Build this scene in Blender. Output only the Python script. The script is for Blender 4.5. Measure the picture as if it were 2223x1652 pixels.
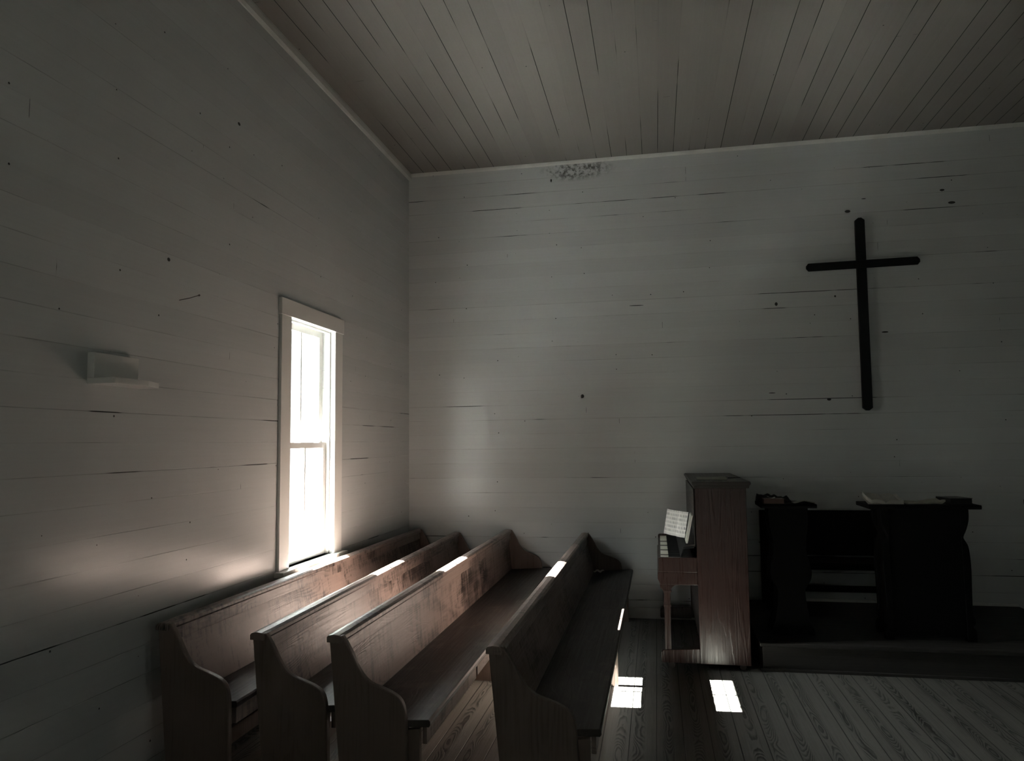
import bpy, bmesh, math, random
from mathutils import Vector, Matrix

# ------------------------------------------------------------------ scene start: camera, sky, sun, exposure
SC = bpy.context.scene
COL = SC.collection
for o in list(bpy.data.objects):
    bpy.data.objects.remove(o)

cam_data = bpy.data.cameras.new('camera')
cam = bpy.data.objects.new('camera', cam_data)
COL.objects.link(cam)
cam_data.sensor_fit = 'HORIZONTAL'
cam_data.sensor_width = 36.0
cam_data.lens = 1607.3158 / 2223.0 * 36.0
cam_data.clip_start = 0.02
yaw, pitch, roll = math.radians(-10.91071396), math.radians(4.80880397), math.radians(0.72751742)
fw = Vector((math.sin(yaw) * math.cos(pitch), math.cos(yaw) * math.cos(pitch), math.sin(pitch)))
rt0 = Vector((math.cos(yaw), -math.sin(yaw), 0))
dn0 = fw.cross(rt0)
rt = rt0 * math.cos(roll) + dn0 * math.sin(roll)
dn = -rt0 * math.sin(roll) + dn0 * math.cos(roll)
up = -dn
m = Matrix(((rt.x, up.x, -fw.x, 0), (rt.y, up.y, -fw.y, 0), (rt.z, up.z, -fw.z, 1.65), (0, 0, 0, 1)))
cam.matrix_world = m
SC.camera = cam

world = bpy.data.worlds.new('sky')
SC.world = world
world.use_nodes = True
wt = world.node_tree
wbg = wt.nodes['Background']
wbg.inputs[1].default_value = 1.0
# hazy bright sky; dim horizon band below it added to cut low light
w_tc = wt.nodes.new('ShaderNodeTexCoord')
w_sx = wt.nodes.new('ShaderNodeSeparateXYZ')
w_no = wt.nodes.new('ShaderNodeTexNoise')
w_no.inputs['Scale'].default_value = 9.0
w_no.inputs['Detail'].default_value = 6.0
w_ma = wt.nodes.new('ShaderNodeMath')
w_ma.operation = 'MULTIPLY_ADD'
w_ma.inputs[1].default_value = 0.22
w_mr = wt.nodes.new('ShaderNodeMapRange')
w_mr.inputs[1].default_value = 0.46
w_mr.inputs[2].default_value = 0.50
w_mx = wt.nodes.new('ShaderNodeMix')
w_mx.data_type = 'RGBA'
w_mx.inputs[6].default_value = (0.25, 0.255, 0.25, 1)
w_mx.inputs[7].default_value = (5.2, 5.35, 5.5, 1)
wt.links.new(w_tc.outputs['Generated'], w_sx.inputs[0])
wt.links.new(w_tc.outputs['Generated'], w_no.inputs['Vector'])
wt.links.new(w_no.outputs[0], w_ma.inputs[0])
wt.links.new(w_sx.outputs[2], w_ma.inputs[2])
wt.links.new(w_ma.outputs[0], w_mr.inputs[0])
wt.links.new(w_mr.outputs[0], w_mx.inputs[0])
wt.links.new(w_mx.outputs[2], wbg.inputs[0])

sun_data = bpy.data.lights.new('sun', 'SUN')
sun_data.energy = 36.0
sun_data.angle = math.radians(0.3)
sun_data.color = (1.0, 0.985, 0.965)
sun = bpy.data.objects.new('sun', sun_data)
COL.objects.link(sun)
SUN_DIR = Vector((1.0, 0.04, -0.818)).normalized()
sun.rotation_euler = SUN_DIR.to_track_quat('-Z', 'Y').to_euler()
sun.location = (-12, 4, 10)

SC.view_settings.view_transform = 'Standard'
SC.view_settings.look = 'None'
SC.view_settings.gamma = 1.0
SC.view_settings.use_curve_mapping = False
SC.view_settings.exposure = 4.15
SC.cycles.use_denoising = True
try:
    SC.cycles.denoiser = 'OPENIMAGEDENOISE'
except Exception:
    pass
SC.cycles.max_bounces = 8
SC.cycles.diffuse_bounces = 5
SC.cycles.glossy_bounces = 4
SC.cycles.transparent_max_bounces = 8
SC.cycles.sample_clamp_indirect = 12.0
SC.cycles.caustics_reflective = False
SC.cycles.caustics_refractive = False

rng = random.Random(7)

# room measures (metres)
XL, XR = -2.455, 6.25          # left and right wall faces
YF, YB = 7.19, -5.2            # front and back wall faces
HC = 4.45                      # ceiling height
TH = 0.15                      # wall thickness
WIN_Z = (0.83, 2.53)
WIN_L = [(4.66, 5.37), (-4.2, -3.49)]
WIN_R = [(-1.6, -0.89), (-4.2, -3.49)]

# ------------------------------------------------------------------ node helpers
class NT:
    def __init__(self, name):
        self.mat = bpy.data.materials.new(name)
        self.mat.use_nodes = True
        self.t = self.mat.node_tree
        self.t.nodes.clear()
        self.out = self.t.nodes.new('ShaderNodeOutputMaterial')

    def node(self, typ, attrs=None, ins=None):
        n = self.t.nodes.new(typ)
        for k, v in (attrs or {}).items():
            setattr(n, k, v)
        for k, v in (ins or {}).items():
            self.set(n.inputs[k], v)
        return n

    def set(self, sock, v):
        if isinstance(v, bpy.types.NodeSocket):
            self.t.links.new(v, sock)
        elif isinstance(v, (tuple, list)):
            sock.default_value = tuple(v) if len(v) != 3 or sock.type == 'VECTOR' else (*v, 1)
        else:
            sock.default_value = v

    def m(self, op, a, b=None, c=None, clamp=False):
        n = self.node('ShaderNodeMath', {'operation': op, 'use_clamp': clamp})
        for i, v in enumerate((a, b, c)):
            if v is not None:
                self.set(n.inputs[i], v)
        return n.outputs[0]

    def vm(self, op, a, b=None):
        n = self.node('ShaderNodeVectorMath', {'operation': op})
        self.set(n.inputs[0], a)
        if b is not None:
            self.set(n.inputs[1], b)
        return n.outputs[0]

    def xyz(self, x, y, z):
        return self.node('ShaderNodeCombineXYZ', None, {0: x, 1: y, 2: z}).outputs[0]

    def coords(self):
        tc = self.node('ShaderNodeTexCoord')
        s = self.node('ShaderNodeSeparateXYZ', None, {0: tc.outputs['Object']})
        return tc.outputs['Object'], s.outputs

    def noise(self, vec, scale=1.0, detail=2.0, rough=0.5, dist=0.0):
        n = self.node('ShaderNodeTexNoise', None, {'Vector': vec, 'Scale': scale, 'Detail': detail, 'Roughness': rough, 'Distortion': dist})
        return n.outputs[0]

    def white(self, w):
        n = self.node('ShaderNodeTexWhiteNoise', {'noise_dimensions': '1D'}, {'W': w})
        return n.outputs[0]

    def ramp(self, v, a, b, lo=0.0, hi=1.0, smooth=True):
        n = self.node('ShaderNodeMapRange', {'interpolation_type': 'SMOOTHSTEP' if smooth else 'LINEAR', 'clamp': True},
                      {0: v, 1: a, 2: b, 3: lo, 4: hi})
        return n.outputs[0]

    def mix(self, f, a, b, mode='MIX'):
        n = self.node('ShaderNodeMix', {'data_type': 'RGBA', 'blend_type': mode, 'clamp_factor': True})
        self.set(n.inputs[0], f)
        self.set(n.inputs[6], a)
        self.set(n.inputs[7], b)
        return n.outputs[2]

    def principled(self, color, rough, bump=None, bump_d=0.002, bump_s=1.0, spec=0.5, coat=0.0, coat_rough=0.2):
        p = self.node('ShaderNodeBsdfPrincipled', None, {'Base Color': color, 'Roughness': rough, 'Specular IOR Level': spec})
        if coat:
            self.set(p.inputs['Coat Weight'], coat)
            self.set(p.inputs['Coat Roughness'], coat_rough)
        if bump is not None:
            b = self.node('ShaderNodeBump', None, {'Strength': bump_s, 'Distance': bump_d, 'Height': bump})
            self.t.links.new(b.outputs[0], p.inputs['Normal'])
        self.t.links.new(p.outputs[0], self.out.inputs[0])
        return self.mat


def board_material(name, across, along, width, phase, paint, crack, rough=(0.31, 0.42), dots=(), stain=None,
                   crack_cut=0.56, dot_scale=3.3, tone=0.10, along_freq=1.1, line_open=0.0012):
    """Painted tongue and groove boards: `across` and `along` are axis numbers."""
    n = NT(name)
    vec, s = n.coords()
    u = n.m('DIVIDE', n.m('SUBTRACT', s[across], phase), width)
    row = n.m('FLOOR', u)
    fr = n.m('FRACT', u)
    rnd = n.white(row)
    v = s[along]
    edge = n.m('MULTIPLY', n.m('MINIMUM', fr, n.m('SUBTRACT', 1.0, fr)), width)      # metres to the nearest joint
    rr = n.white(n.m('ADD', n.m('ROUND', u), 31.7))
    cn = n.noise(n.xyz(n.m('MULTIPLY', v, along_freq), n.m('MULTIPLY', n.m('ROUND', u), 7.3), 0.0), 1.0, 3.0, 0.65)
    cn = n.m('ADD', cn, n.m('MULTIPLY', n.m('SUBTRACT', rr, 0.5), 0.22))
    open_w = n.ramp(cn, crack_cut, crack_cut + 0.10)                                # how far a joint has opened
    faint = n.ramp(cn, 0.32, 0.62)
    line_w = n.m('ADD', 0.0012, n.m('MULTIPLY', open_w, line_open))
    line = n.ramp(edge, line_w, n.m('ADD', line_w, 0.0012), 1.0, 0.0)
    # butt joints between board lengths
    bu = n.m('DIVIDE', n.m('ADD', v, n.m('MULTIPLY', rnd, 4.3)), 4.3)
    bd = n.m('MULTIPLY', n.m('ABSOLUTE', n.m('SUBTRACT', n.m('FRACT', bu), 0.5)), 4.3)
    bn = n.noise(n.xyz(n.m('MULTIPLY', s[across], 9.0), n.m('MULTIPLY', row, 3.1), v), 1.0, 2.0)
    butt = n.m('MULTIPLY', n.ramp(bd, 0.0014, 0.0026, 1.0, 0.0), n.ramp(bn, 0.58, 0.66))
    # paint tone: broad blotches, lengthwise brush marks and one tone per board
    tv = n.noise(vec, 0.8, 3.0, 0.55)
    bv = n.xyz(n.m('MULTIPLY', v, 1.5), n.m('MULTIPLY', s[across], 60.0), rnd)
    brush = n.noise(bv, 1.0, 3.0, 0.6)
    t = n.m('ADD', n.m('MULTIPLY', n.m('SUBTRACT', tv, 0.5), tone * 1.6), n.m('MULTIPLY', n.m('SUBTRACT', brush, 0.5), tone))
    t = n.m('ADD', n.m('ADD', t, n.m('MULTIPLY', n.m('SUBTRACT', rnd, 0.5), tone * 0.7)), 1.0)
    col = n.mix(1.0, paint, n.xyz(t, t, t), 'MULTIPLY')
    # nail holes and small knots
    vo = n.node('ShaderNodeTexVoronoi', {'feature': 'F1', 'voronoi_dimensions': '2D'}, {'Vector': n.xyz(v, s[across], 0.0), 'Scale': dot_scale, 'Randomness': 1.0})
    vc = n.node('ShaderNodeSeparateColor', None, {0: vo.outputs['Color']})
    rad = n.m('MULTIPLY', n.ramp(vc.outputs[0], 0.3, 1.0), 0.0052 * dot_scale)
    dot = n.ramp(n.m('SUBTRACT', vo.outputs['Distance'], rad), -0.003, 0.003, 1.0, 0.0)
    dot = n.m('MULTIPLY', dot, n.m('GREATER_THAN', vc.outputs[0], 0.35))
    # chipped places known one by one: (along, across, half length, half height)
    chip = None
    for (ca, cb, ra, rb) in dots:
        da = n.m('DIVIDE', n.m('SUBTRACT', v, ca), ra)
        db = n.m('DIVIDE', n.m('SUBTRACT', s[across], cb), rb)
        d = n.m('LESS_THAN', n.m('ADD', n.m('MULTIPLY', da, da), n.m('MULTIPLY', db, db)), 1.0)
        chip = d if chip is None else n.m('MAXIMUM', chip, d)
    dark = n.m('MULTIPLY', line, n.m('ADD', n.m('MULTIPLY', faint, 0.5), open_w, clamp=True), clamp=True)
    dark = n.m('MAXIMUM', dark, n.m('MULTIPLY', butt, 0.7))
    dark = n.m('MAXIMUM', dark, dot)
    if chip is not None:
        dark = n.m('MAXIMUM', dark, chip)
    col = n.mix(dark, col, crack)
    if stain:                                                                       # soot stain with a shape of its own
        sa, sb, ra, rb = stain
        da = n.m('DIVIDE', n.m('SUBTRACT', v, sa), ra)
        db = n.m('DIVIDE', n.m('SUBTRACT', s[across], sb), rb)
        d2 = n.m('ADD', n.m('MULTIPLY', da, da), n.m('MULTIPLY', db, db))
        sn = n.noise(vec, 22.0, 5.0, 0.75)
        sm = n.m('MULTIPLY', n.ramp(d2, 0.0, 1.0, 1.0, 0.0), n.ramp(sn, 0.42, 0.62))
        col = n.mix(n.m('MULTIPLY', sm, 0.85), col, (0.045, 0.04, 0.032))
    # relief: each board is cupped and a little out of plane, brush marks, joints are grooves
    cup = n.m('MULTIPLY', n.m('MULTIPLY', n.m('SUBTRACT', fr, 0.5), n.m('SUBTRACT', rnd, 0.5)), 0.9)
    wave = n.noise(n.xyz(n.m('MULTIPLY', v, 1.3), n.m('MULTIPLY', s[across], 5.0), 0.0), 1.0, 2.0)
    h = n.m('ADD', cup, n.m('MULTIPLY', wave, 0.9))
    h = n.m('ADD', h, n.m('MULTIPLY', brush, 0.10))
    h = n.m('ADD', h, n.m('MULTIPLY', n.noise(vec, 110.0, 2.0), 0.11))
    h = n.m('SUBTRACT', h, n.m('MULTIPLY', dark, 0.7))
    rg = n.ramp(tv, 0.35, 0.7, rough[0], rough[1], False)
    rg = n.m('ADD', rg, n.m('MULTIPLY', dark, 0.4), clamp=True)

    return n.principled(col, rg, h, 0.003, 0.8)


def wood_material(name, along, dark, light, rough=0.4, rings=7.0, contrast=0.6, streak=0.5, board=None, board_axis=0,
                  phase=0.0, stretch=0.45, cross=4.0, worn=0.0, worn_col=(0.3, 0.24, 0.2), gap=0.0016, relief=0.0015, spec=0.5, knots=0.0, centred=False, drip=0.0, patchy=0.0, crack=None):
    """Boards of softwood with cathedral figure; rings are contour lines of a stretched noise field."""
    n = NT(name)
    vec, s = n.coords()
    oi = n.node('ShaderNodeObjectInfo')
    ro = n.m('MULTIPLY', oi.outputs['Random'], 17.0)
    sc = [cross, cross, cross]
    sc[along] = stretch
    extra = 0.0
    gapmask = None
    if board:
        u = n.m('DIVIDE', n.m('SUBTRACT', s[board_axis], phase), board)
        row = n.m('FLOOR', u)
        extra = n.m('MULTIPLY', n.white(row), 37.0)
        fr = n.m('FRACT', u)
        edge = n.m('MULTIPLY', n.m('MINIMUM', fr, n.m('SUBTRACT', 1.0, fr)), board)
        gapmask = n.ramp(edge, gap, gap + 0.0018, 1.0, 0.0)
        centre = n.m('ADD', n.m('SUBTRACT', fr, 0.5), n.m('MULTIPLY', n.m('SUBTRACT', n.white(n.m('ADD', row, 9.1)), 0.5), 0.5))
    p = [n.m('MULTIPLY', s[i], sc[i]) for i in range(3)]
    p[(along + 1) % 3] = n.m('ADD', p[(along + 1) % 3], ro)
    p[along] = n.m('ADD', p[along], extra)
    field = n.noise(n.xyz(*p), 1.0, 1.6, 0.42)
    wob = n.noise(vec, 26.0, 3.0, 0.6)
    if centred:
        zig = n.noise(n.xyz(n.m('MULTIPLY', s[0], 30.0), n.m('MULTIPLY', s[1], 9.0), extra), 1.0, 3.0, 0.6)
        wob = n.m('ADD', wob, n.m('MULTIPLY', zig, 3.2))
    f = n.m('ADD', n.m('MULTIPLY', field, rings), n.m('MULTIPLY', wob, 0.28))
    if board:
        f = n.m('ADD', f, n.m('MULTIPLY', n.m('MULTIPLY', centre, centre), rings * 1.4))
    ring = n.m('FRACT', f)
    ring = n.m('MULTIPLY', n.ramp(ring, 0.15, 0.75), n.ramp(ring, 0.84, 1.0, 1.0, 0.0))
    if patchy:       # the figure shows only here and there through the varnish
        pn_ = n.noise(n.vm('ADD', vec, n.xyz(ro, ro, 0.0)), 1.9, 2.0)
        ring = n.m('MULTIPLY', ring, n.ramp(pn_, 0.46, 0.62, 1.0 - patchy, 1.0))
    if centred:      # flat sawn: the figure runs down the middle of a board, the margins are quiet
        ring = n.m('MULTIPLY', ring, n.ramp(n.m('ABSOLUTE', centre), 0.10, 0.26, 1.0, 0.12))
    fs = [n.m('MULTIPLY', s[i], 90.0 if i != along else 2.2) for i in range(3)]
    fine = n.noise(n.xyz(*fs), 1.0, 4.0, 0.7)
    big = n.noise(n.vm('ADD', vec, n.xyz(ro, 0.0, 0.0)), 2.1, 4.0, 0.6)
    k = n.m('ADD', n.m('MULTIPLY', ring, contrast), n.m('MULTIPLY', n.m('SUBTRACT', fine, 0.5), streak * 1.6))
    k = n.m('ADD', k, n.m('MULTIPLY', n.m('SUBTRACT', big, 0.5), 0.9))
    if drip:         # scratches and runs in the varnish, straight down the board
        up_ax = 2
        ds = [n.m('MULTIPLY', s[i], 34.0 if i != up_ax else 1.6) for i in range(3)]
        dr = n.noise(n.xyz(ds[0], n.m('ADD', ds[1], ro), ds[2]), 1.0, 5.0, 0.72)
        grime = n.noise(n.xyz(ro, n.m('MULTIPLY', s[1], 1.7), n.m('MULTIPLY', s[2], 3.5)), 1.0, 5.0, 0.62)
        k = n.m('ADD', k, n.m('MULTIPLY', n.m('SUBTRACT', n.ramp(dr, 0.42, 0.66), 0.3), drip * 0.55))
        k = n.m('ADD', k, n.m('MULTIPLY', n.m('SUBTRACT', n.ramp(grime, 0.4, 0.68), 0.3), drip * 0.7))
        k = n.m('ADD', k, 0.1)
    if board:
        k = n.m('ADD', k, n.m('MULTIPLY', n.m('SUBTRACT', n.white(n.m('ADD', row, 3.3)), 0.5), 0.25))
    col = n.mix(n.m('ADD', k, -0.05, clamp=True), light, dark)
    if worn:
        wn = n.noise(n.vm('ADD', vec, n.xyz(0.0, ro, 0.0)), 5.0, 5.0, 0.7)
        col = n.mix(n.m('MULTIPLY', n.ramp(wn, 0.52, 0.72), worn), col, worn_col)
    if knots:
        vo = n.node('ShaderNodeTexVoronoi', None, {'Vector': vec, 'Scale': 3.2, 'Randomness': 1.0})
        vc = n.node('ShaderNodeSeparateColor', None, {0: vo.outputs['Color']})
        kd = n.m('MULTIPLY', n.ramp(vo.outputs['Distance'], 0.02, 0.05, 1.0, 0.0), n.m('GREATER_THAN', vc.outputs[0], 1.0 - knots))
        col = n.mix(kd, col, tuple(c * 0.25 for c in dark))
    if crack:        # one split in the board, a polyline in (y, z)
        cm = None
        wy = n.m('ADD', s[1], n.m('MULTIPLY', n.m('SUBTRACT', wob, 0.5), 0.012))
        for (a, b) in zip(crack, crack[1:]):
            dy, dz = b[0] - a[0], b[1] - a[1]
            L2 = dy * dy + dz * dz
            t_ = n.m('DIVIDE', n.m('ADD', n.m('MULTIPLY', n.m('SUBTRACT', wy, a[0]), dy), n.m('MULTIPLY', n.m('SUBTRACT', s[2], a[1]), dz)), L2, clamp=True)
            ey = n.m('SUBTRACT', wy, n.m('MULTIPLY_ADD', t_, dy, a[0]))
            ez = n.m('SUBTRACT', s[2], n.m('MULTIPLY_ADD', t_, dz, a[1]))
            d_ = n.m('SQRT', n.m('ADD', n.m('MULTIPLY', ey, ey), n.m('MULTIPLY', ez, ez)))
            q_ = n.ramp(d_, 0.0035, 0.0065, 1.0, 0.0)
            cm = q_ if cm is None else n.m('MAXIMUM', cm, q_)
        col = n.mix(cm, col, (0.004, 0.003, 0.003))
    h = n.m('ADD', n.m('MULTIPLY', ring, -0.5), n.m('MULTIPLY', fine, -0.8))
    h = n.m('ADD', h, n.m('MULTIPLY', big, 1.2))
    if gapmask is not None:
        col = n.mix(gapmask, col, (0.004, 0.004, 0.003))
        h = n.m('SUBTRACT', h, n.m('MULTIPLY', gapmask, 2.0))
    rg = n.m('ADD', rough, n.m('MULTIPLY', n.m('SUBTRACT', fine, 0.5), 0.35), clamp=True)
    return n.principled(col, rg, h, relief, 0.7, spec)


def plain_material(name, color, rough=0.5, spec=0.5, var=0.12, scale=9.0, bump=0.0):
    n = NT(name)
    vec, s = n.coords()
    t = n.noise(vec, scale, 4.0, 0.6)
    k = n.m('ADD', 1.0 - var, n.m('MULTIPLY', t, var * 2))
    col = n.mix(1.0, color, n.xyz(k, k, k), 'MULTIPLY')
    return n.principled(col, rough, t if bump else None, bump or 0.001, 0.6, spec)


def page_material(name, paper, ink, axis_line, pitch, axis_text, amount=0.6, staff=False):
    """Paper with printed lines: greeked text or music staves."""
    n = NT(name)
    vec, s = n.coords()
    u = n.m('DIVIDE', s[axis_line], pitch)
    fr = n.m('FRACT', u)
    row = n.m('FLOOR', u)
    tx = n.noise(n.xyz(n.m('MULTIPLY', s[axis_text], 420.0), n.m('MULTIPLY', row, 5.7), 0.0), 1.0, 2.0)
    if staff:
        lines = n.m('GREATER_THAN', n.m('SINE', n.m('MULTIPLY', n.m('MINIMUM', fr, 0.5), 62.8)), 0.55)
        lines = n.m('MULTIPLY', lines, n.m('LESS_THAN', fr, 0.5))
        notes = n.m('MULTIPLY', n.m('GREATER_THAN', tx, 0.58), n.m('LESS_THAN', fr, 0.62))
        ink_m = n.m('MAXIMUM', n.m('MULTIPLY', lines, 0.45), n.m('MULTIPLY', notes, 0.8))
    else:
        ink_m = n.m('MULTIPLY', n.m('GREATER_THAN', tx, 0.45), n.m('LESS_THAN', fr, 0.45))
    t = n.noise(vec, 14.0, 3.0)
    base = n.mix(t, paper, tuple(c * 0.8 for c in paper))
    col = n.mix(n.m('MULTIPLY', ink_m, amount), base, ink)
    return n.principled(col, 0.7)


def glass_material(name):
    n = NT(name)
    tr = n.node('ShaderNodeBsdfTransparent', None, {0: (0.93, 0.95, 0.94)})
    gl = n.node('ShaderNodeBsdfGlossy', None, {0: (1, 1, 1), 'Roughness': 0.03})
    lw = n.node('ShaderNodeFresnel', None, {0: 1.45})
    mx = n.node('ShaderNodeMixShader', None, {0: n.m('MULTIPLY', lw.outputs[0], 0.8)})
    n.t.links.new(tr.outputs[0], mx.inputs[1])
    n.t.links.new(gl.outputs[0], mx.inputs[2])
    n.t.links.new(mx.outputs[0], n.out.inputs[0])
    return n.mat


# ------------------------------------------------------------------ materials
WALL = (0.545, 0.56, 0.555)
CRACK = (0.02, 0.019, 0.017)
M = {}
M['front'] = board_material('painted_boards_front', 2, 0, 0.1425, 0.736, WALL, CRACK, (0.20, 0.268),
    dots=[(1.805, 3.75, 0.024, 0.013), (2.617, 3.89, 0.02, 0.009), (2.69, 3.768, 0.03, 0.012), (1.14, 2.912, 0.013, 0.017),
          (1.565, 2.009, 0.018, 0.011), (1.66, 2.96, 0.008, 0.01), (2.07, 2.61, 0.028, 0.007), (-0.15, 2.96, 0.07, 0.004),
          (-0.96, 4.27, 0.008, 0.015), (-0.69, 2.093, 0.016, 0.018), (1.07, 2.08, 0.03, 0.004), (1.95, 3.86, 0.02, 0.004)],
    stain=(-0.70, 4.36, 0.42, 0.13))
M['left'] = board_material('painted_boards_left', 2, 1, 0.1392, 2.092, WALL, CRACK, (0.20, 0.268), crack_cut=0.62,
    dots=[(3.37, 2.62, 0.012, 0.01), (4.0, 3.62, 0.014, 0.01)])
M['side'] = board_material('painted_boards_back', 2, 0, 0.1425, 0.736, WALL, CRACK, (0.31, 0.42))
M['ceiling'] = board_material('stained_ceiling_boards', 0, 1, 0.1487, -1.69, (0.215, 0.2, 0.183), (0.008, 0.007, 0.006), (0.42, 0.55),
    crack_cut=0.42, tone=0.16, dot_scale=1.7, along_freq=0.45, line_open=0.0008)
M['trim'] = plain_material('painted_trim', (0.6, 0.6, 0.57), 0.35, var=0.1, scale=6.0)
M['casing'] = plain_material('painted_casing', (0.66, 0.65, 0.62), 0.33, var=0.06)
M['floor'] = wood_material('floor_boards', 1, (0.012, 0.0115, 0.01), (0.145, 0.14, 0.124), 0.42, rings=24.0, contrast=1.0, streak=0.35,
    board=0.148, board_axis=0, phase=-0.19, stretch=1.5, cross=6.0, gap=0.002, centred=True)
M['platform'] = wood_material('platform_boards', 0, (0.006, 0.005, 0.0045), (0.024, 0.021, 0.018), 0.6, rings=4.0, contrast=0.5,
    board=0.13, board_axis=1, phase=5.66)
M['pew'] = wood_material('pew_wood', 1, (0.010, 0.006, 0.005), (0.172, 0.13, 0.112), 0.4, rings=20.0, contrast=0.42, streak=0.35, drip=1.5, patchy=0.9, spec=0.4,
    stretch=1.3, cross=7.0, worn=0.35, worn_col=(0.27, 0.2, 0.16), relief=0.001, knots=0.2)
M['pew_cracked'] = wood_material('pew_wood_split', 1, (0.010, 0.006, 0.005), (0.172, 0.13, 0.112), 0.4, rings=20.0, contrast=0.42, streak=0.35, drip=1.5, patchy=0.9, spec=0.4,
    stretch=1.3, cross=7.0, worn=0.35, worn_col=(0.27, 0.2, 0.16), relief=0.001, knots=0.2,
    crack=[(0.541, 0.756), (0.591, 0.708), (0.667, 0.644), (0.769, 0.569), (0.845, 0.49), (0.81, 0.44)])
M['pew_end'] = wood_material('pew_end_wood', 2, (0.026, 0.018, 0.014), (0.125, 0.092, 0.074), 0.46, rings=13.0, contrast=0.3, streak=0.9, patchy=0.7, spec=0.4,
    stretch=1.0, cross=6.0, worn=0.2, worn_col=(0.13, 0.11, 0.095), relief=0.001, knots=0.35)
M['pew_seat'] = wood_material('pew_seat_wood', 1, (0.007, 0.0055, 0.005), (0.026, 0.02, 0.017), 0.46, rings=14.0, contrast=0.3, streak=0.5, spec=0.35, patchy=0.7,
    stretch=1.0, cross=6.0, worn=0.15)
M['piano'] = wood_material('piano_mahogany', 2, (0.006, 0.0035, 0.003), (0.03, 0.014, 0.011), 0.3, rings=10.0, contrast=0.2, streak=0.8, spec=0.5,
    stretch=0.7, cross=9.0, worn=0.2, worn_col=(0.075, 0.045, 0.036))
M['piano_dark'] = wood_material('piano_dark_wood', 1, (0.006, 0.005, 0.004), (0.02, 0.015, 0.012), 0.4, rings=4.0, contrast=0.35, streak=0.5)
M['black_wood'] = plain_material('black_stained_wood', (0.004, 0.0037, 0.0035), 0.7, 0.12, var=0.3, scale=14)
M['cross'] = plain_material('cross_black', (0.006, 0.006, 0.006), 0.7, 0.2)
M['ivory'] = plain_material('ivory', (0.62, 0.6, 0.5), 0.3)
M['ebony'] = plain_material('ebony', (0.004, 0.004, 0.004), 0.5, 0.25)
M['bare_key'] = plain_material('bare_key_wood', (0.05, 0.04, 0.03), 0.6)
M['metal'] = plain_material('rusty_iron', (0.05, 0.04, 0.035), 0.5)
M['paper'] = plain_material('old_paper', (0.6, 0.59, 0.53), 0.7, var=0.1)
M['grey_paper'] = plain_material('yellowed_paper', (0.34, 0.33, 0.28), 0.75, var=0.18, scale=20)
M['music'] = page_material('printed_music', (0.72, 0.7, 0.64), (0.03, 0.03, 0.03), 2, 0.031, 0, 0.9, True)
M['print'] = page_material('printed_text', (0.66, 0.65, 0.6), (0.1, 0.1, 0.1), 1, 0.007, 0, 0.5)
M['black_cover'] = plain_material('black_book_cover', (0.013, 0.012, 0.012), 0.45)
M['brown_cover'] = plain_material('brown_book_cover', (0.16, 0.085, 0.065), 0.5)
M['cloth'] = plain_material('dark_cloth', (0.015, 0.014, 0.013), 0.9)
M['glass'] = glass_material('window_glass')


def ground_material():
    n = NT('bounce_strip_and_dark_ground')  # unseen pale strip added to bounce sun upward; ground beyond kept dark
    vec, s = n.coords()
    t = n.noise(vec, 0.9, 4.0)
    near = n.ramp(n.m('ADD', s[0], n.m('MULTIPLY', t, 0.8)), -5.1, -4.2)
    near = n.m('MULTIPLY', near, n.m('LESS_THAN', s[0], XL))
    col = n.mix(near, n.mix(t, (0.012, 0.013, 0.012), (0.022, 0.024, 0.021)), (0.80, 0.81, 0.80))
    return n.principled(col, 0.9)


M['ground'] = ground_material()
M['siding'] = plain_material('outside_siding', (0.6, 0.6, 0.58), 0.6)

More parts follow.
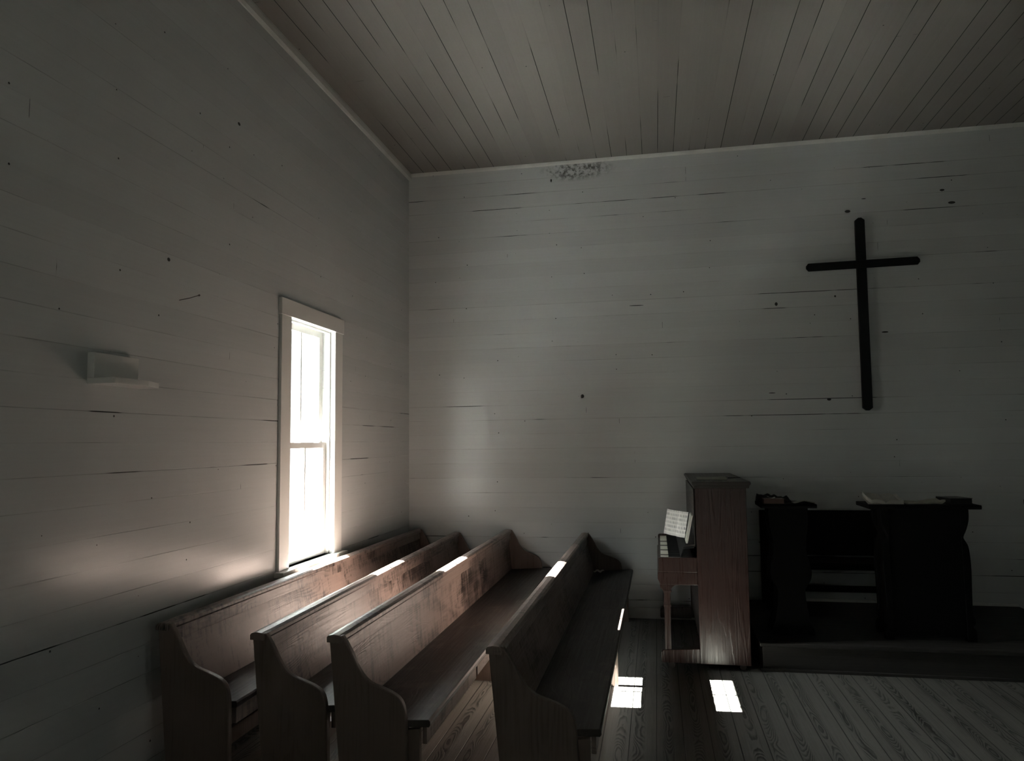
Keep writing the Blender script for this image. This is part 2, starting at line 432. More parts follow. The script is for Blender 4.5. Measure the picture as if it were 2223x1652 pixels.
# ------------------------------------------------------------------ mesh helpers
class MB:
    def __init__(self):
        self.bm = bmesh.new()

    def box(self, x0, x1, y0, y1, z0, z1):
        v = [self.bm.verts.new((x, y, z)) for x in (x0, x1) for y in (y0, y1) for z in (z0, z1)]
        for f in ((0, 1, 3, 2), (4, 6, 7, 5), (0, 4, 5, 1), (2, 3, 7, 6), (0, 2, 6, 4), (1, 5, 7, 3)):
            self.bm.faces.new([v[i] for i in f])
        return self

    def prism(self, pts, axis, a, b):
        """Extrude an outline. axis 1: pts are (x, z) along y; axis 0: (y, z) along x; axis 2: (x, y) along z."""
        def P(p, t):
            return {0: (t, p[0], p[1]), 1: (p[0], t, p[1]), 2: (p[0], p[1], t)}[axis]
        A = [self.bm.verts.new(P(p, a)) for p in pts]
        B = [self.bm.verts.new(P(p, b)) for p in pts]
        self.bm.faces.new(A)
        self.bm.faces.new(B[::-1])
        k = len(pts)
        for i in range(k):
            j = (i + 1) % k
            self.bm.faces.new((A[j], A[i], B[i], B[j]))
        return self

    def tube(self, p0, p1, r0, r1=None, n=10):
        r1 = r0 if r1 is None else r1
        p0, p1 = Vector(p0), Vector(p1)
        d = (p1 - p0).normalized()
        a = d.orthogonal().normalized()
        b = d.cross(a)
        rings = []
        for p, r in ((p0, r0), (p1, r1)):
            rings.append([self.bm.verts.new(p + (a * math.cos(t) + b * math.sin(t)) * r) for t in [2 * math.pi * i / n for i in range(n)]])
        for i in range(n):
            j = (i + 1) % n
            self.bm.faces.new((rings[0][i], rings[0][j], rings[1][j], rings[1][i]))
        self.bm.faces.new(rings[0][::-1])
        self.bm.faces.new(rings[1])
        return self

    def lathe(self, prof, cx, cy, n=20):
        """prof: list of (radius, z)."""
        R = [[self.bm.verts.new((cx + r * math.cos(2 * math.pi * i / n), cy + r * math.sin(2 * math.pi * i / n), z)) for i in range(n)] for r, z in prof]
        for a, b in zip(R, R[1:]):
            for i in range(n):
                j = (i + 1) % n
                self.bm.faces.new((a[i], a[j], b[j], b[i]))
        self.bm.faces.new(R[0][::-1])
        self.bm.faces.new(R[-1])
        return self

    def slab(self, fn, nu, nv, th):
        """A sheet with thickness: fn(u, v) -> point, thickness along +z of the mesh frame."""
        top = [[self.bm.verts.new(Vector(fn(i / nu, j / nv)) + Vector((0, 0, th(i / nu, j / nv) if callable(th) else th))) for j in range(nv + 1)] for i in range(nu + 1)]
        bot = [[self.bm.verts.new(Vector(fn(i / nu, j / nv))) for j in range(nv + 1)] for i in range(nu + 1)]
        for i in range(nu):
            for j in range(nv):
                self.bm.faces.new((top[i][j], top[i + 1][j], top[i + 1][j + 1], top[i][j + 1]))
                self.bm.faces.new((bot[i][j], bot[i][j + 1], bot[i + 1][j + 1], bot[i + 1][j]))
        for i in range(nu):
            self.bm.faces.new((top[i][0], bot[i][0], bot[i + 1][0], top[i + 1][0]))
            self.bm.faces.new((top[i][nv], top[i + 1][nv], bot[i + 1][nv], bot[i][nv]))
        for j in range(nv):
            self.bm.faces.new((top[0][j], top[0][j + 1], bot[0][j + 1], bot[0][j]))
            self.bm.faces.new((top[nu][j], bot[nu][j], bot[nu][j + 1], top[nu][j + 1]))
        return self

    def build(self, name, mat, parent=None, bevel=0.0, smooth=False, matrix=None, seg=2):
        bmesh.ops.recalc_face_normals(self.bm, faces=self.bm.faces[:])
        me = bpy.data.meshes.new(name)
        self.bm.to_mesh(me)
        self.bm.free()
        me.materials.append(mat)
        if smooth:
            for p in me.polygons:
                p.use_smooth = True
        o = bpy.data.objects.new(name, me)
        COL.objects.link(o)
        if parent is not None:
            o.parent = parent
        if matrix is not None:
            o.matrix_local = matrix
        if bevel:
            md = o.modifiers.new('edge', 'BEVEL')
            md.width = bevel
            md.segments = seg
            md.limit_method = 'ANGLE'
            md.angle_limit = math.radians(40)
            md.harden_normals = False
        return o


def tag(o, label, cat, group=None):
    o['label'] = label
    o['category'] = cat
    if group:
        o['group'] = group
    return o


def structure(o):
    o['kind'] = 'structure'
    return o


def thing(name, label, cat, loc=(0, 0, 0), rz=0.0, group=None):
    o = bpy.data.objects.new(name, None)
    o.empty_display_size = 0.1
    COL.objects.link(o)
    o.location = loc
    o.rotation_euler = (0, 0, rz)
    return tag(o, label, cat, group)


def smooth_profile(pts, n=4):
    """Catmull-Rom through the points."""
    out = []
    P = [pts[0]] + list(pts) + [pts[-1]]
    for i in range(1, len(P) - 2):
        for k in range(n):
            t = k / n
            p0, p1, p2, p3 = P[i - 1], P[i], P[i + 1], P[i + 2]
            out.append(tuple(0.5 * ((2 * p1[c]) + (-p0[c] + p2[c]) * t + (2 * p0[c] - 5 * p1[c] + 4 * p2[c] - p3[c]) * t * t
                                    + (-p0[c] + 3 * p1[c] - 3 * p2[c] + p3[c]) * t ** 3) for c in (0, 1)))
    out.append(pts[-1])
    return out

# ------------------------------------------------------------------ the room
structure(MB().box(XL - TH, XR + TH, YB - TH, YF + TH, -0.12, 0.0).build('floor', M['floor']))
structure(MB().box(XL - TH, XR + TH, YB - TH, YF + TH, HC, HC + 0.1).build('ceiling', M['ceiling']))
structure(MB().box(XL - TH, XR + TH, YF, YF + TH, 0.0, HC).build('wall_front', M['front']))
structure(MB().box(XL - TH, XR + TH, YB - TH, YB, 0.0, HC).build('wall_back', M['side']))


def side_wall(name, x0, x1, wins, mat):
    b = MB()
    y = YB
    for (a, c) in sorted(wins):
        b.box(x0, x1, y, a, 0, HC)
        b.box(x0, x1, a, c, 0, WIN_Z[0])
        b.box(x0, x1, a, c, WIN_Z[1], HC)
        y = c
    b.box(x0, x1, y, YF, 0, HC)
    structure(b.build(name, mat))


side_wall('wall_left', XL - TH, XL, WIN_L, M['left'])
side_wall('wall_right', XR, XR + TH, WIN_R, M['left'])
g = MB().box(-60, 60, -60, 60, -0.75, -0.6).build('ground', M['ground'])
structure(g)
structure(MB().box(XL - TH, XR + TH, YB - TH, YF + TH, -0.6, -0.12).build('foundation', M['siding']))
structure(MB().box(XL - TH - 0.35, XR + TH + 0.35, YB - 0.5, YF + 0.5, HC + 0.1, HC + 0.35).build('roof', M['siding']))


def cove(name, pts, axis, a, b):
    structure(MB().prism(pts, axis, a, b).build(name, M['trim']))


cz = HC
cove('trim_1', [(XL, cz), (XL, cz - 0.062), (XL + 0.012, cz - 0.062), (XL + 0.028, cz - 0.048), (XL + 0.034, cz - 0.018), (XL + 0.034, cz)], 1, YB, YF)
cove('trim_2', [(YF, cz), (YF, cz - 0.03), (YF - 0.01, cz - 0.03), (YF - 0.024, cz - 0.018), (YF - 0.026, cz)], 0, XL + 0.034, XR)
# baseboards: a thin quarter round where the wall meets platform and floor
structure(MB().box(XL, XR, YF - 0.018, YF, 0.0, 0.10).build('baseboard_front', M['trim'], bevel=0.004))
structure(MB().box(XL, XL + 0.018, YB, YF - 0.018, 0.0, 0.10).build('baseboard_left', M['trim'], bevel=0.004))


def window(n, xw, sgn, y0, y1):
    """Double hung window. xw: inner wall face, sgn: direction to the outside."""
    root = bpy.data.objects.new('window_%d' % n, None)
    COL.objects.link(root)
    root.location = (xw, 0, 0)
    structure(root)
    z0, z1 = WIN_Z

    def X(a, b):
        a, b = a * sgn, b * sgn
        return (min(a, b), max(a, b))
    c = MB()
    a, b = X(-0.022, 0)
    c.box(a, b, y0 - 0.135, y0, z0 - 0.02, z1)
    c.box(a, b, y1, y1 + 0.135, z0 - 0.02, z1)
    c.build('window_casing', M['casing'], root, bevel=0.003)
    a, b = X(-0.028, 0)
    MB().box(a, b, y0 - 0.15, y1 + 0.15, z1, z1 + 0.115).build('window_head', M['casing'], root, bevel=0.003)
    a, b = X(-0.065, 0.09)
    st = MB().box(a, b, y0, y1, z0 - 0.035, z0)
    a2, b2 = X(-0.065, 0)
    st.box(a2, b2, y0 - 0.16, y0, z0 - 0.035, z0).box(a2, b2, y1, y1 + 0.16, z0 - 0.035, z0)
    st.build('window_sill', M['casing'], root, bevel=0.003)
    # parting stops on the jambs
    a, b = X(0.02, 0.045)
    MB().box(a, b, y0, y0 + 0.014, z0, z1).box(a, b, y1 - 0.014, y1, z0, z1).box(a, b, y0, y1, z1 - 0.014, z1).build('window_stop', M['casing'], root)
    zm = 1.65
    for (nm, xa, xb, za, zb, bot, top) in (('window_sash', 0.048, 0.082, z0, zm + 0.02, 0.07, 0.04), ('window_sash', 0.086, 0.12, zm - 0.02, z1, 0.04, 0.05)):
        a, b = X(xa, xb)
        s = MB()
        s.box(a, b, y0, y0 + 0.058, za, zb).box(a, b, y1 - 0.058, y1, za, zb)
        s.box(a, b, y0 + 0.058, y1 - 0.058, za, za + bot).box(a, b, y0 + 0.058, y1 - 0.058, zb - top, zb)
        ym = (y0 + y1) / 2
        s.box(a, b, ym - 0.009, ym + 0.009, za + bot, zb - top)
        so = s.build(nm, M['casing'], root)
        xm = (a + b) / 2
        for (p, q) in ((y0 + 0.058, ym - 0.011), (ym + 0.011, y1 - 0.058)):
            MB().box(xm - 0.0015, xm + 0.0015, p, q, za + bot, zb - top).build('window_pane', M['glass'], so)
    return root


k = 1
for (a, b) in WIN_L:
    window(k, XL, -1, a, b)
    k += 1
for (a, b) in WIN_R:
    window(k, XR, 1, a, b)
    k += 1
# sky portals in the window openings (they only guide the daylight sampling)
for (x, sgn, wins) in ((XL - TH - 0.02, 1, WIN_L), (XR + TH + 0.02, -1, WIN_R)):
    for (a, b) in wins:
        ld = bpy.data.lights.new('daylight_portal', 'AREA')
        ld.shape = 'RECTANGLE'
        ld.size = WIN_Z[1] - WIN_Z[0]
        ld.size_y = b - a
        ld.cycles.is_portal = True
        lo = bpy.data.objects.new('daylight_portal', ld)
        COL.objects.link(lo)
        lo.location = (x, (a + b) / 2, sum(WIN_Z) / 2)
        lo.rotation_euler = (0, -sgn * math.pi / 2, 0)

# ------------------------------------------------------------------ pews
def pew_outline(h, d, lean=0.042, s=1.0):
    """End panel in (x, z): x grows from the back towards the seat front."""
    k = h / 0.82
    curve = [(0.062, 0.822), (0.079, 0.798), (0.108, 0.748), (0.137, 0.69), (0.166, 0.65), (0.2, 0.624), (0.244, 0.608),
             (0.286, 0.592), (0.322, 0.572), (0.343, 0.548), (0.354, 0.515), (0.36, 0.47)]
    c = smooth_profile([(x / 0.36 * d, z * k) for x, z in curve], 3)
    return [(lean * 1.7, 0.0), (0.0, h - 0.012), (0.012, h)] + c + [(d + 0.003, 0.3), (d + 0.006, 0.0)]


def make_pew(label, x, y, h, d, seat_d, bx, length, rz=0.0, seat_z=0.46, back_mat='pew'):
    t = thing('pew', label, 'pew', (x, y, 0), rz, 'wooden pews along the left wall')
    ol = pew_outline(h, d)
    MB().prism(ol, 1, 0.0, 0.032).build('end_panel', M['pew_end'], t, bevel=0.006, seg=3)
    MB().prism(ol, 1, length - 0.032, length).build('end_panel', M['pew_end'], t, bevel=0.006, seg=3)
    y0, y1 = 0.032, length - 0.032
    # backrest board: leans from under the rail down behind the seat
    xt, zt, xb, zb = 0.03, h - 0.03, bx, seat_z - 0.075
    MB().prism([(xt, zt), (xt - 0.022, zt), (xb - 0.026, zb), (xb, zb)], 1, y0, y1).build('backrest', M[back_mat], t, bevel=0.002)
    # top rail: rounded cap with a fascia strip below it
    r = MB()
    r.prism([(-0.010, h - 0.028), (-0.010, h - 0.006), (-0.004, h + 0.002), (0.02, h + 0.007), (0.046, h + 0.004), (0.060, h - 0.004), (0.062, h - 0.02), (0.056, h - 0.03)],
            1, -0.004, length + 0.004)
    r.prism([(xt - 0.002, h - 0.03), (xt + 0.018, h - 0.03), (xt + 0.024, h - 0.088), (xt + 0.004, h - 0.088)], 1, y0, y1)
    r.build('top_rail', M['pew'], t, bevel=0.002)
    # seat board with a rounded nose
    zs = seat_z
    sx0 = bx - 0.022
    prof = [(sx0, zs - 0.012), (sx0, zs - 0.036), (seat_d - 0.006, zs - 0.022), (seat_d, zs - 0.012), (seat_d - 0.001, zs + 0.002), (seat_d - 0.008, zs + 0.010)]
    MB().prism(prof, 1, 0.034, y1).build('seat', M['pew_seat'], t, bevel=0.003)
    # apron board below the seat front
    a = MB()
    xa = seat_d - 0.026
    a.box(xa - 0.02, xa, 0.07, 0.98, zs - 0.105, zs - 0.024)
    a.box(xa - 0.02, xa, 1.01, y1, zs - 0.1, zs - 0.024)
    a.build('seat_apron', M['pew'], t, bevel=0.002)
    # upright legs: behind each end panel and one at mid length
    for yy in (0.034, 2.06, length - 0.066):
        MB().prism([(0.075, 0.0), (bx - 0.03, zs - 0.078), (seat_d - 0.048, zs - 0.03), (seat_d - 0.048, 0.0)], 1, yy, yy + 0.03).build('leg', M['pew_end'], t, bevel=0.002)
    MB().box(0.12, 0.15, 0.066, length - 0.07, 0.12, 0.2).build('stretcher', M['pew_end'], t, bevel=0.002)
    return t


make_pew('dark wooden pew pushed against the left wall, directly below the bright window', -2.345, 3.21, 0.815, 0.375, 0.40, 0.11, 3.86, 0.0)
make_pew('wooden pew second from the left wall, set slightly askew, cracked backrest board', -1.86, 3.22, 0.785, 0.365, 0.405, 0.09, 3.86, 0.026, back_mat='pew_cracked')
make_pew('wooden pew third from the left wall, with split apron board and grey scuffed backrest', -1.434, 3.12, 0.815, 0.352, 0.45, 0.065, 3.97, 0.003)
make_pew('nearest wooden pew to the aisle, sunlit patch on its top rail', -0.722, 3.135, 0.79, 0.37, 0.468, 0.13, 3.95, -0.003)

# crumpled scrap of paper on the aisle pew
def scrap(u, v):
    x, y = (u - 0.5) * 0.085, (v - 0.5) * 0.06
    return (x, y, 0.012 * math.sin(u * 9 + v * 4) * math.cos(v * 7) + 0.013)
tag(MB().slab(scrap, 9, 7, 0.0015).build('paper_scrap', M['paper'], matrix=Matrix.Translation((-0.54, 6.82, 0.475)) @ Matrix.Rotation(0.5, 4, 'Z')),
    'crumpled scrap of white paper on the seat of the aisle pew', 'paper')

# ------------------------------------------------------------------ altar platform
pt = thing('platform', 'low dark wooden platform along the front wall, right of the piano', 'platform', (0.69, 5.68, 0))
W_, D_ = 2.32, YF - 0.02 - 5.68
MB().box(0, W_, 0, D_, 0.172, 0.2).build('deck', M['platform'], pt, bevel=0.006)
MB().box(0.02, W_ - 0.02, 0.025, 0.05, 0.0, 0.172).box(0.02, 0.045, 0.05, D_, 0.0, 0.172).box(W_ - 0.045, W_ - 0.02, 0.05, D_, 0.0, 0.172).build('riser', M['platform'], pt, bevel=0.002)
MB().box(0.0, W_, 0.005, 0.025, 0.0, 0.02).build('shoe_moulding', M['platform'], pt, bevel=0.003)
MB().box(0.695, 3.0, YF - 0.036, YF - 0.0185, 0.2005, 0.225).build('baseboard_platform', M['trim'], bevel=0.005)['kind'] = 'structure'

# ------------------------------------------------------------------ cross
ct = thing('wall_cross', 'plain black wooden cross hung high on the front wall', 'cross', (1.892, YF, 1.905), 0.0)


def bar(p0, p1, w, y0, y1):
    p0, p1 = Vector(p0), Vector(p1)
    d = (p1 - p0).normalized()
    n_ = Vector((-d.y, d.x))
    hw, c = w / 2, w * 0.34
    L = (p1 - p0).length
    pts = [(0, -hw + c), (c * 0.8, -hw), (L - c * 0.8, -hw), (L, -hw + c), (L, hw - c), (L - c * 0.8, hw), (c * 0.8, hw), (0, hw - c)]
    return MB().prism([tuple(p0 + d * a + n_ * b) for a, b in pts], 1, y0, y1)


bar((-0.012, -0.005), (0.002, 1.765), 0.082, -0.052, -0.012).build('upright', M['cross'], ct, bevel=0.003)
bar((-0.486, 1.322), (0.486, 1.334), 0.074, -0.066, -0.0525).build('crossbar', M['cross'], ct, bevel=0.003)
for z in (0.35, 1.45):
    MB().box(-0.02, 0.02, -0.0118, -0.001, z - 0.02, z + 0.02).build('mounting_block', M['cross'], ct)

# ------------------------------------------------------------------ piano
PX, PY = 0.27, 5.64
pn = thing('upright_piano', 'old upright mahogany piano seen from its end, open keyboard facing the pews', 'piano', (PX, PY, 0))
PL = 1.46
for y in (0.0, PL - 0.03):
    MB().prism([(0.0, 0.045), (0.352, 0.045), (0.36, 1.3), (0.0, 1.3)], 1, y, y + 0.03).build('side_panel', M['piano'], pn, bevel=0.003)
MB().box(0.33, 0.35, 0.03, PL - 0.03, 0.06, 1.28).build('back_panel', M['piano_dark'], pn)
lid = MB()
lid.prism([(-0.018, 1.322), (-0.024, 1.336), (-0.018, 1.348), (0.39, 1.348), (0.396, 1.336), (0.39, 1.322)], 1, -0.02, PL + 0.02)
lid.prism([(-0.008, 1.3), (-0.014, 1.322), (0.386, 1.322), (0.38, 1.3)], 1, -0.012, PL + 0.012)
lid.build('lid', M['piano_dark'], pn, bevel=0.002)
MB().box(-0.012, -0.004, 0.05, PL - 0.05, 0.87, 1.29).build('upper_panel', M['piano_dark'], pn, bevel=0.002)
MB().box(0.012, 0.03, 0.03, PL - 0.03, 0.14, 0.62).build('lower_panel', M['piano_dark'], pn)
MB().box(0.03, 0.33, 0.03, PL - 0.03, 0.05, 0.12).build('bottom_board', M['piano_dark'], pn)
# key bed, cheeks
kb = MB()
kb.prism([(0.0, 0.6), (-0.268, 0.6), (-0.286, 0.64), (-0.286, 0.69), (0.0, 0.69)], 1, 0.0, PL)
kb.build('keybed', M['piano'], pn, bevel=0.004)
for y in (0.0, PL - 0.045):
    MB().prism(smooth_profile([(0.0, 0.69), (-0.277, 0.69), (-0.277, 0.79)], 1) + [(-0.262, 0.796), (0.0, 0.796)], 1, y, y + 0.045).build('cheek', M['piano'], pn, bevel=0.004)
MB().prism([(-0.105, 0.79), (-0.118, 0.79), (-0.095, 0.865), (-0.015, 0.872), (-0.015, 0.86), (-0.086, 0.853)], 1, 0.046, PL - 0.046).build('fallboard', M['ebony'], pn, bevel=0.002)
MB().box(-0.277, -0.262, 0.045, PL - 0.045, 0.69, 0.762).build('key_slip', M['piano_dark'], pn, bevel=0.002)
nw = 52
pitch_k = (PL - 0.10) / nw
for i in range(nw):
    y = 0.05 + i * pitch_k
    bare = (i % 10) in (6, 7, 8) and i < 45
    MB().box(-0.26, -0.112, y + 0.0009, y + pitch_k - 0.0009, 0.755, 0.781 if not bare else 0.778).build(
        'white_key', M['bare_key'] if bare else M['ivory'], pn)
for i in range(nw - 1):
    if i % 7 in (0, 2, 3, 5, 6):
        y = 0.05 + (i + 1) * pitch_k
        MB().prism([(-0.112, 0.775), (-0.205, 0.775), (-0.2, 0.792), (-0.112, 0.793)], 1, y - 0.0055, y + 0.0055).build('black_key', M['ebony'], pn)
# legs with carved capital, on toe blocks
for y in (0.01, PL - 0.06):
    lg = MB()
    lg.prism(smooth_profile([(-0.245, 0.134), (-0.245, 0.44), (-0.243, 0.50), (-0.246, 0.545), (-0.27, 0.58), (-0.272, 0.6)], 3)
             + smooth_profile([(-0.15, 0.6), (-0.176, 0.585), (-0.196, 0.558), (-0.198, 0.50), (-0.2, 0.44), (-0.203, 0.134)], 3), 1, y, y + 0.05)
    lg.prism([(-0.25, 0.44), (-0.25, 0.456), (-0.194, 0.456), (-0.194, 0.44)], 1, y - 0.004, y + 0.054)
    lg.prism([(-0.249, 0.545), (-0.249, 0.556), (-0.19, 0.556), (-0.19, 0.545)], 1, y - 0.004, y + 0.054)
    lg.build('leg', M['piano'], pn, bevel=0.003)
    MB().prism([(0.0, 0.045), (-0.272, 0.045), (-0.276, 0.06), (-0.274, 0.12), (-0.256, 0.134), (0.0, 0.15)], 1, y - 0.008, y + 0.09).build('toe_block', M['piano'], pn, bevel=0.004)
for (x, y) in ((-0.2, 0.04), (0.3, 0.06), (-0.2, PL - 0.04), (0.3, PL - 0.06)):
    MB().tube((x, y - 0.012, 0.022), (x, y + 0.012, 0.022), 0.022, n=14).box(x - 0.006, x + 0.006, y - 0.006, y + 0.006, 0.022, 0.052).build('castor', M['metal'], pn)
# music ledge
MB().prism([(-0.012, 0.872), (-0.075, 0.872), (-0.08, 0.89), (-0.07, 0.882), (-0.012, 0.886)], 1, 0.05, PL - 0.30).build('music_ledge', M['piano_dark'], pn)

# ------------------------------------------------------------------ books and papers
def open_book(name, label, cat, w, h, t, mat_page, mat_cover, matrix, ruffle=0.0, group=None, lift=(0.0, 0.0)):
    """Open book lying in its own xy plane, spine along y. w: width of one page."""
    root = thing(name, label, cat, group=group)
    root.matrix_world = matrix
    MB().slab(lambda u, v: ((u - 0.5) * 2.04 * w, (v - 0.5) * h * 1.03, 0.0), 2, 1, 0.003).build('cover', mat_cover, root)
    for sgn, lf in ((-1, lift[0]), (1, lift[1])):
        def f(u, v, sgn=sgn, lf=lf):
            x = sgn * u * w
            z = t * (math.sin(min(1, u * 1.15 + 0.05) * math.pi) ** 0.5 if 0 < u < 0.9 else (0.2 if u <= 0 else 0.45))
            z = 0.003 + max(0.001, z * (0.8 + 0.2 * math.cos(v * 5))) + lf * u * u + ruffle * math.sin(u * 7 + v * 9) * u
            return (x, (v - 0.5) * h, z)
        b = MB()
        nu, nv = 10, 5
        top = [[b.bm.verts.new(f(i / nu, j / nv)) for j in range(nv + 1)] for i in range(nu + 1)]
        bot = [[b.bm.verts.new((f(i / nu, j / nv)[0], f(i / nu, j / nv)[1], max(0.0031, f(i / nu, j / nv)[2] - max(t, 0.002) if lf else 0.0031))) for j in range(nv + 1)] for i in range(nu + 1)]
        for i in range(nu):
            for j in range(nv):
                b.bm.faces.new((top[i][j], top[i + 1][j], top[i + 1][j + 1], top[i][j + 1]))
                b.bm.faces.new((bot[i][j], bot[i][j + 1], bot[i + 1][j + 1], bot[i + 1][j]))
            b.bm.faces.new((top[i][0], bot[i][0], bot[i + 1][0], top[i + 1][0]))
            b.bm.faces.new((top[i][nv], top[i + 1][nv], bot[i + 1][nv], bot[i][nv]))
        for j in range(nv):
            b.bm.faces.new((top[nu][j], bot[nu][j], bot[nu][j + 1], top[nu][j + 1]))
            b.bm.faces.new((top[0][j], top[0][j + 1], bot[0][j + 1], bot[0][j]))
        b.build('page_block', mat_page, root, smooth=False)
    return root


def closed_book(name, label, w, h, t, mat_cover, matrix, group=None, edge=None):
    root = thing(name, label, 'book', group=group)
    root.matrix_world = matrix
    MB().box(0, w, 0, h, 0, 0.003).box(0, w, 0, h, t - 0.003, t).box(0, 0.003, 0, h, 0.003, t - 0.003).build('cover', mat_cover, root, bevel=0.001)
    MB().box(0.003, w - 0.004, 0.004, h - 0.004, 0.003, t - 0.003).build('page_block', edge or M['paper'], root)
    return root


T = Matrix.Translation
R = Matrix.Rotation


def frame(origin, ex, ey):
    """Matrix whose local x and y run along ex and ey."""
    ex = Vector(ex).normalized()
    ez = ex.cross(Vector(ey)).normalized()
    ey = ez.cross(ex)
    return Matrix(((ex.x, ey.x, ez.x, origin[0]), (ex.y, ey.y, ez.y, origin[1]), (ex.z, ey.z, ez.z, origin[2]), (0, 0, 0, 1)))


# two music books standing on the piano, facing the pews (-x)
def music_book(name, label, loc, lean, pages, hgt, t):
    """pages: for the near (-y) and the far (+y) half, the outward direction of the page in plan and its width."""
    root = thing(name, label, 'music book')
    root.location = loc
    up_ = Vector((lean, 0, hgt))
    for (dx, dy, w) in pages:
        d = Vector((dx, dy, 0)).normalized()
        nrm = Vector((-abs(d.y), d.x * (1 if dy > 0 else -1), 0)).normalized()        # faces the reader
        c = MB()
        b = MB()
        n_ = 8
        cr, pr = [], []
        for i in range(n_ + 1):
            u = i / n_
            base = d * (w * u) + nrm * (-0.02 * u * u)
            bulge = t * (math.sin(min(1.0, u * 1.1 + 0.08) * math.pi) ** 0.6 if u < 0.84 else 0.5)
            cr.append([c.bm.verts.new(p) for p in (base, base + up_, base + up_ - nrm * 0.003, base - nrm * 0.003)])
            q = base + nrm * 0.0004 + Vector((0, 0, 0.002))
            pr.append([b.bm.verts.new(p) for p in (q, q + up_ * 0.985, q + up_ * 0.985 + nrm * bulge, q + nrm * bulge)])
        for bb, rows in ((c, cr), (b, pr)):
            for a_, b_ in zip(rows, rows[1:]):
                for q in range(4):
                    bb.bm.faces.new((a_[q], b_[q], b_[(q + 1) % 4], a_[(q + 1) % 4]))
            bb.bm.faces.new(rows[0])
            bb.bm.faces.new(rows[-1][::-1])
        c.build('cover', M['black_cover'], root)
        b.build('page_block', M['music'], root)
    return root


music_book('music_book', 'open music book leaning on the piano above the keys', (0.135, 6.12, 0.8925), 0.035,
           ((0.4, -1.0, 0.13), (-0.32, 0.5, 0.20)), 0.2, 0.008)
b2 = thing('music_book', 'thin closed music book standing behind the open one on the piano', 'music book', (0.196, 5.70, 0.8925))
MB().prism([(0.0, 0.0), (0.014, 0.0), (0.058, 0.205), (0.044, 0.205)], 1, 0.0, 0.22).build('cover', M['grey_paper'], b2)
MB().prism([(0.002, -0.0), (0.012, -0.0), (0.055, 0.2), (0.046, 0.2)], 1, -0.004, 0.0).build('page_block', M['paper'], b2)

# on the piano lid
ZL = 1.349
open_book('open_notebook', 'open black notebook with one pale page lying on top of the piano', 'notebook', 0.19, 0.22, 0.012, M['grey_paper'], M['black_cover'],
          T((0.415, 6.03, ZL)) @ R(1.53, 4, 'Z'), 0.0)
tag(MB().tube((0.545, 6.05, ZL + 0.005), (0.64, 6.12, ZL + 0.005), 0.0045, 0.003, 8).build('pencil', M['black_cover']),
    'thin dark pencil lying beside the notebook on the piano lid', 'pencil')

# ------------------------------------------------------------------ lecterns
def small_lectern(label, x, y):
    t = thing('small_lectern', label, 'lectern', (x, y, 0.2))
    half = [(0.14, 0.935), (0.137, 0.80), (0.118, 0.70), (0.12, 0.60), (0.138, 0.52), (0.148, 0.46), (0.137, 0.40), (0.1, 0.34),
            (0.097, 0.29), (0.108, 0.2), (0.125, 0.1), (0.15, 0.04), (0.155, 0.0)]
    hp = smooth_profile(half, 3)
    outline = [(-a, b) for a, b in hp] + [(a, b) for a, b in reversed(hp)]
    MB().prism(outline, 1, 0.0, 0.03).build('front_board', M['black_wood'], t, bevel=0.003)
    MB().prism(outline, 1, 0.19, 0.22).build('back_board', M['black_wood'], t, bevel=0.003)
    MB().box(-0.085, 0.085, 0.03, 0.19, 0.3, 0.325).build('shelf', M['black_wood'], t)
    MB().box(-0.1, 0.1, 0.03, 0.19, 0.62, 0.645).build('shelf', M['black_wood'], t)
    MB().prism([(-0.03, 0.935), (0.305, 0.935), (0.315, 0.945), (0.315, 0.965), (-0.03, 0.965), (-0.036, 0.95)], 0, -0.2, 0.2).build('top', M['black_wood'], t, bevel=0.004)
    return t


small_lectern('small black lectern with curved sides between the piano and the pulpit', 0.963, 5.93)
st = thing('guessed_stand', 'tall dark stand at the extreme right edge, beside the platform', 'stand', (3.365, 6.15, 0.0))  # form is a guess; only a dark sliver of it enters the frame
MB().box(-0.555, 0.02, 0.0, 0.36, 1.118, 1.158).build('top', M['black_wood'], st, bevel=0.004)
for (x, y) in ((-0.32, 0.04), (-0.02, 0.04), (-0.32, 0.32), (-0.02, 0.32)):
    MB().box(x - 0.015, x + 0.015, y - 0.015, y + 0.015, 0.0, 1.118).build('leg', M['black_wood'], st)

pl = thing('pulpit', 'wide black wooden pulpit with scroll shaped sides at the centre of the platform', 'pulpit', (1.893, 5.9, 0.2))
half = [(0.322, 0.935), (0.32, 0.86), (0.30, 0.79), (0.275, 0.735), (0.288, 0.705), (0.305, 0.67), (0.314, 0.6), (0.317, 0.5), (0.312, 0.35), (0.31, 0.2),
        (0.322, 0.16), (0.322, 0.125), (0.304, 0.105), (0.32, 0.09), (0.33, 0.05), (0.328, 0.0)]
hp = [(a * 0.92, b) for a, b in smooth_profile(half, 3)]
for sg in (-1, 1):
    ol = [(sg * a, b) for a, b in hp] + [(sg * 0.24, 0.0), (sg * 0.24, 0.935)]
    MB().prism(ol, 1, 0.0, 0.05).prism(ol, 1, 0.20, 0.25).build('scroll_side', M['black_wood'], pl, bevel=0.004)
    MB().box(min(sg * 0.24, sg * 0.265), max(sg * 0.24, sg * 0.265), 0.05, 0.20, 0.03, 0.935).build('side_panel', M['black_wood'], pl)
MB().box(-0.24, 0.24, 0.012, 0.034, 0.03, 0.935).build('front_panel', M['black_wood'], pl)
MB().prism([(-0.045, 0.935), (0.315, 0.935), (0.32, 0.965), (-0.045, 0.965), (-0.05, 0.95)], 0, -0.382, 0.367).build('top', M['black_wood'], pl, bevel=0.004)
MB().box(-0.24, 0.24, 0.034, 0.25, 0.5, 0.52).build('shelf', M['black_wood'], pl)

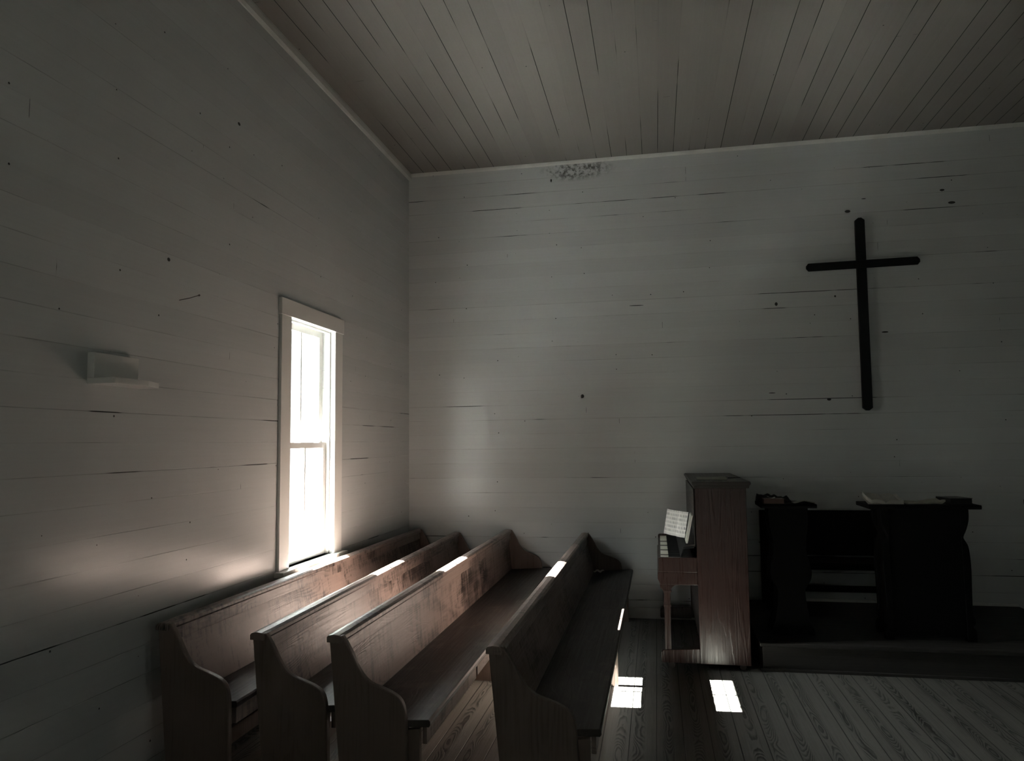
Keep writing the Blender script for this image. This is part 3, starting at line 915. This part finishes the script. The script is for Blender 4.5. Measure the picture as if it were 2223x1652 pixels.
ZT = 1.166
open_book('open_book', 'large open white book at the left end of the pulpit top', 'book', 0.12, 0.17, 0.026, M['print'], M['paper'],
          T((1.645, 6.0, ZT + 0.021)) @ R(0.24, 4, 'X'), 0.0, lift=(0.03, 0.012))
open_book('open_book', 'open book with grey rumpled pages in the middle of the pulpit top', 'book', 0.128, 0.20, 0.014, M['grey_paper'], M['black_cover'],
          T((1.914, 6.01, ZT)) @ R(0.05, 4, 'Z'), 0.006, lift=(0.0, 0.02))
closed_book('closed_book', 'black covered book at the right end of the pulpit top', 0.155, 0.22, 0.04, M['black_cover'], T((2.095, 5.955, ZT)) @ R(0.12, 4, 'Z'), edge=M['cloth'])

closed_book('closed_book', 'brown book at the left end of the small lectern top', 0.15, 0.1, 0.036, M['brown_cover'], T((0.79, 5.93, ZT)) @ R(0.02, 4, 'Z'), edge=M['brown_cover'])
tag(MB().slab(lambda u, v: ((u - 0.5) * 0.055, (v - 0.5) * 0.06, 0.006 * math.cos(u * 5)), 6, 2, 0.001).build('paper_slip', M['paper'], matrix=T((0.848, 5.965, ZT + 0.045))),
    'small white curled slip on the brown book, left lectern', 'paper')

def heap_h(u, v):
    e = min(1.0, 6 * v, 6 * (1 - v))
    return 0.002 + e * (0.052 - 0.03 * u + 0.012 * math.sin(u * 11 + v * 6) + 0.006 * math.sin(u * 23 - v * 9)) * (1 if u < 0.9 else (1 - u) * 10)
tag(MB().slab(lambda u, v: (-0.198 + u * 0.26, 0.13 + v * 0.16, 0.0005), 26, 8, heap_h).build('dark_cloth', M['cloth'], matrix=T((0.963, 5.93, ZT)), smooth=True),
    'dark crumpled cloth heaped behind the brown book on the left lectern', 'cloth')
def sheets(u, v):
    return ((u - 0.5) * 0.15, (v - 0.5) * 0.12, 0.002 + 0.014 * math.sin(u * 3.1) ** 2 + 0.006 * u * math.cos(v * 4))
tag(MB().slab(sheets, 10, 4, 0.004).build('loose_papers', M['grey_paper'], matrix=T((1.085, 6.0, ZT))),
    'loose curling papers at the right end of the left lectern top', 'paper')

# ------------------------------------------------------------------ bench by the wall behind the lecterns
bt = thing('clergy_bench', 'long black bench with solid back standing against the wall behind pulpit', 'bench', (0.9, 6.74, 0.2))
BL = 1.26
MB().box(0.0, BL, 0.34, 0.37, 0.42, 0.815).build('backrest', M['black_wood'], bt, bevel=0.004)
MB().box(0.0, BL, 0.0, 0.36, 0.37, 0.405).build('seat', M['black_wood'], bt, bevel=0.004)
MB().box(0.03, BL - 0.03, 0.02, 0.04, 0.345, 0.37).build('apron', M['black_wood'], bt)
for x in (0.0, BL - 0.06):
    for y in (0.02, 0.335):
        MB().box(x, x + 0.06, y, y + 0.05, 0.0, 0.37).build('leg', M['black_wood'], bt, bevel=0.003)
    MB().box(x, x + 0.06, 0.335, 0.38, 0.37, 0.81).build('back_post', M['black_wood'], bt, bevel=0.003)
MB().box(0.06, BL - 0.06, 0.345, 0.372, 0.10, 0.155).build('stretcher', M['black_wood'], bt, bevel=0.003)

# ------------------------------------------------------------------ things on the walls
sh = thing('wall_ledge', 'small white painted wooden ledge fixed on the left wall', 'shelf', (XL, 2.835, 1.933))
MB().box(0.0, 0.036, 0.0, 0.285, 0.0262, 0.14).build('back_board', M['casing'], sh, bevel=0.002)
MB().prism([(0.0, 0.0), (0.142, 0.0), (0.142, 0.22), (0.1, 0.35), (0.0, 0.35)], 2, 0.0, 0.026).build('ledge_board', M['casing'], sh, bevel=0.002)
nl = MB().tube((XL - 0.01, 3.455, 2.42), (XL + 0.035, 3.50, 2.44), 0.0022, n=8).tube((XL + 0.035, 3.50, 2.44), (XL + 0.05, 3.56, 2.466), 0.0022, n=8)
nl.tube((XL + 0.05, 3.558, 2.465), (XL + 0.052, 3.564, 2.468), 0.005, n=8)
tag(nl.build('bent_nail', M['metal']), 'bent rusty nail sticking out of the left wall above the ledge', 'nail')
hk = MB().tube((-0.696, YF + 0.01, 2.093), (-0.696, YF - 0.02, 2.093), 0.008, n=10).tube((-0.696, YF - 0.02, 2.093), (-0.696, YF - 0.03, 2.075), 0.006, n=10)
tag(hk.build('iron_hook', M['metal']), 'small iron hook on the front wall above the aisle pew', 'hook')
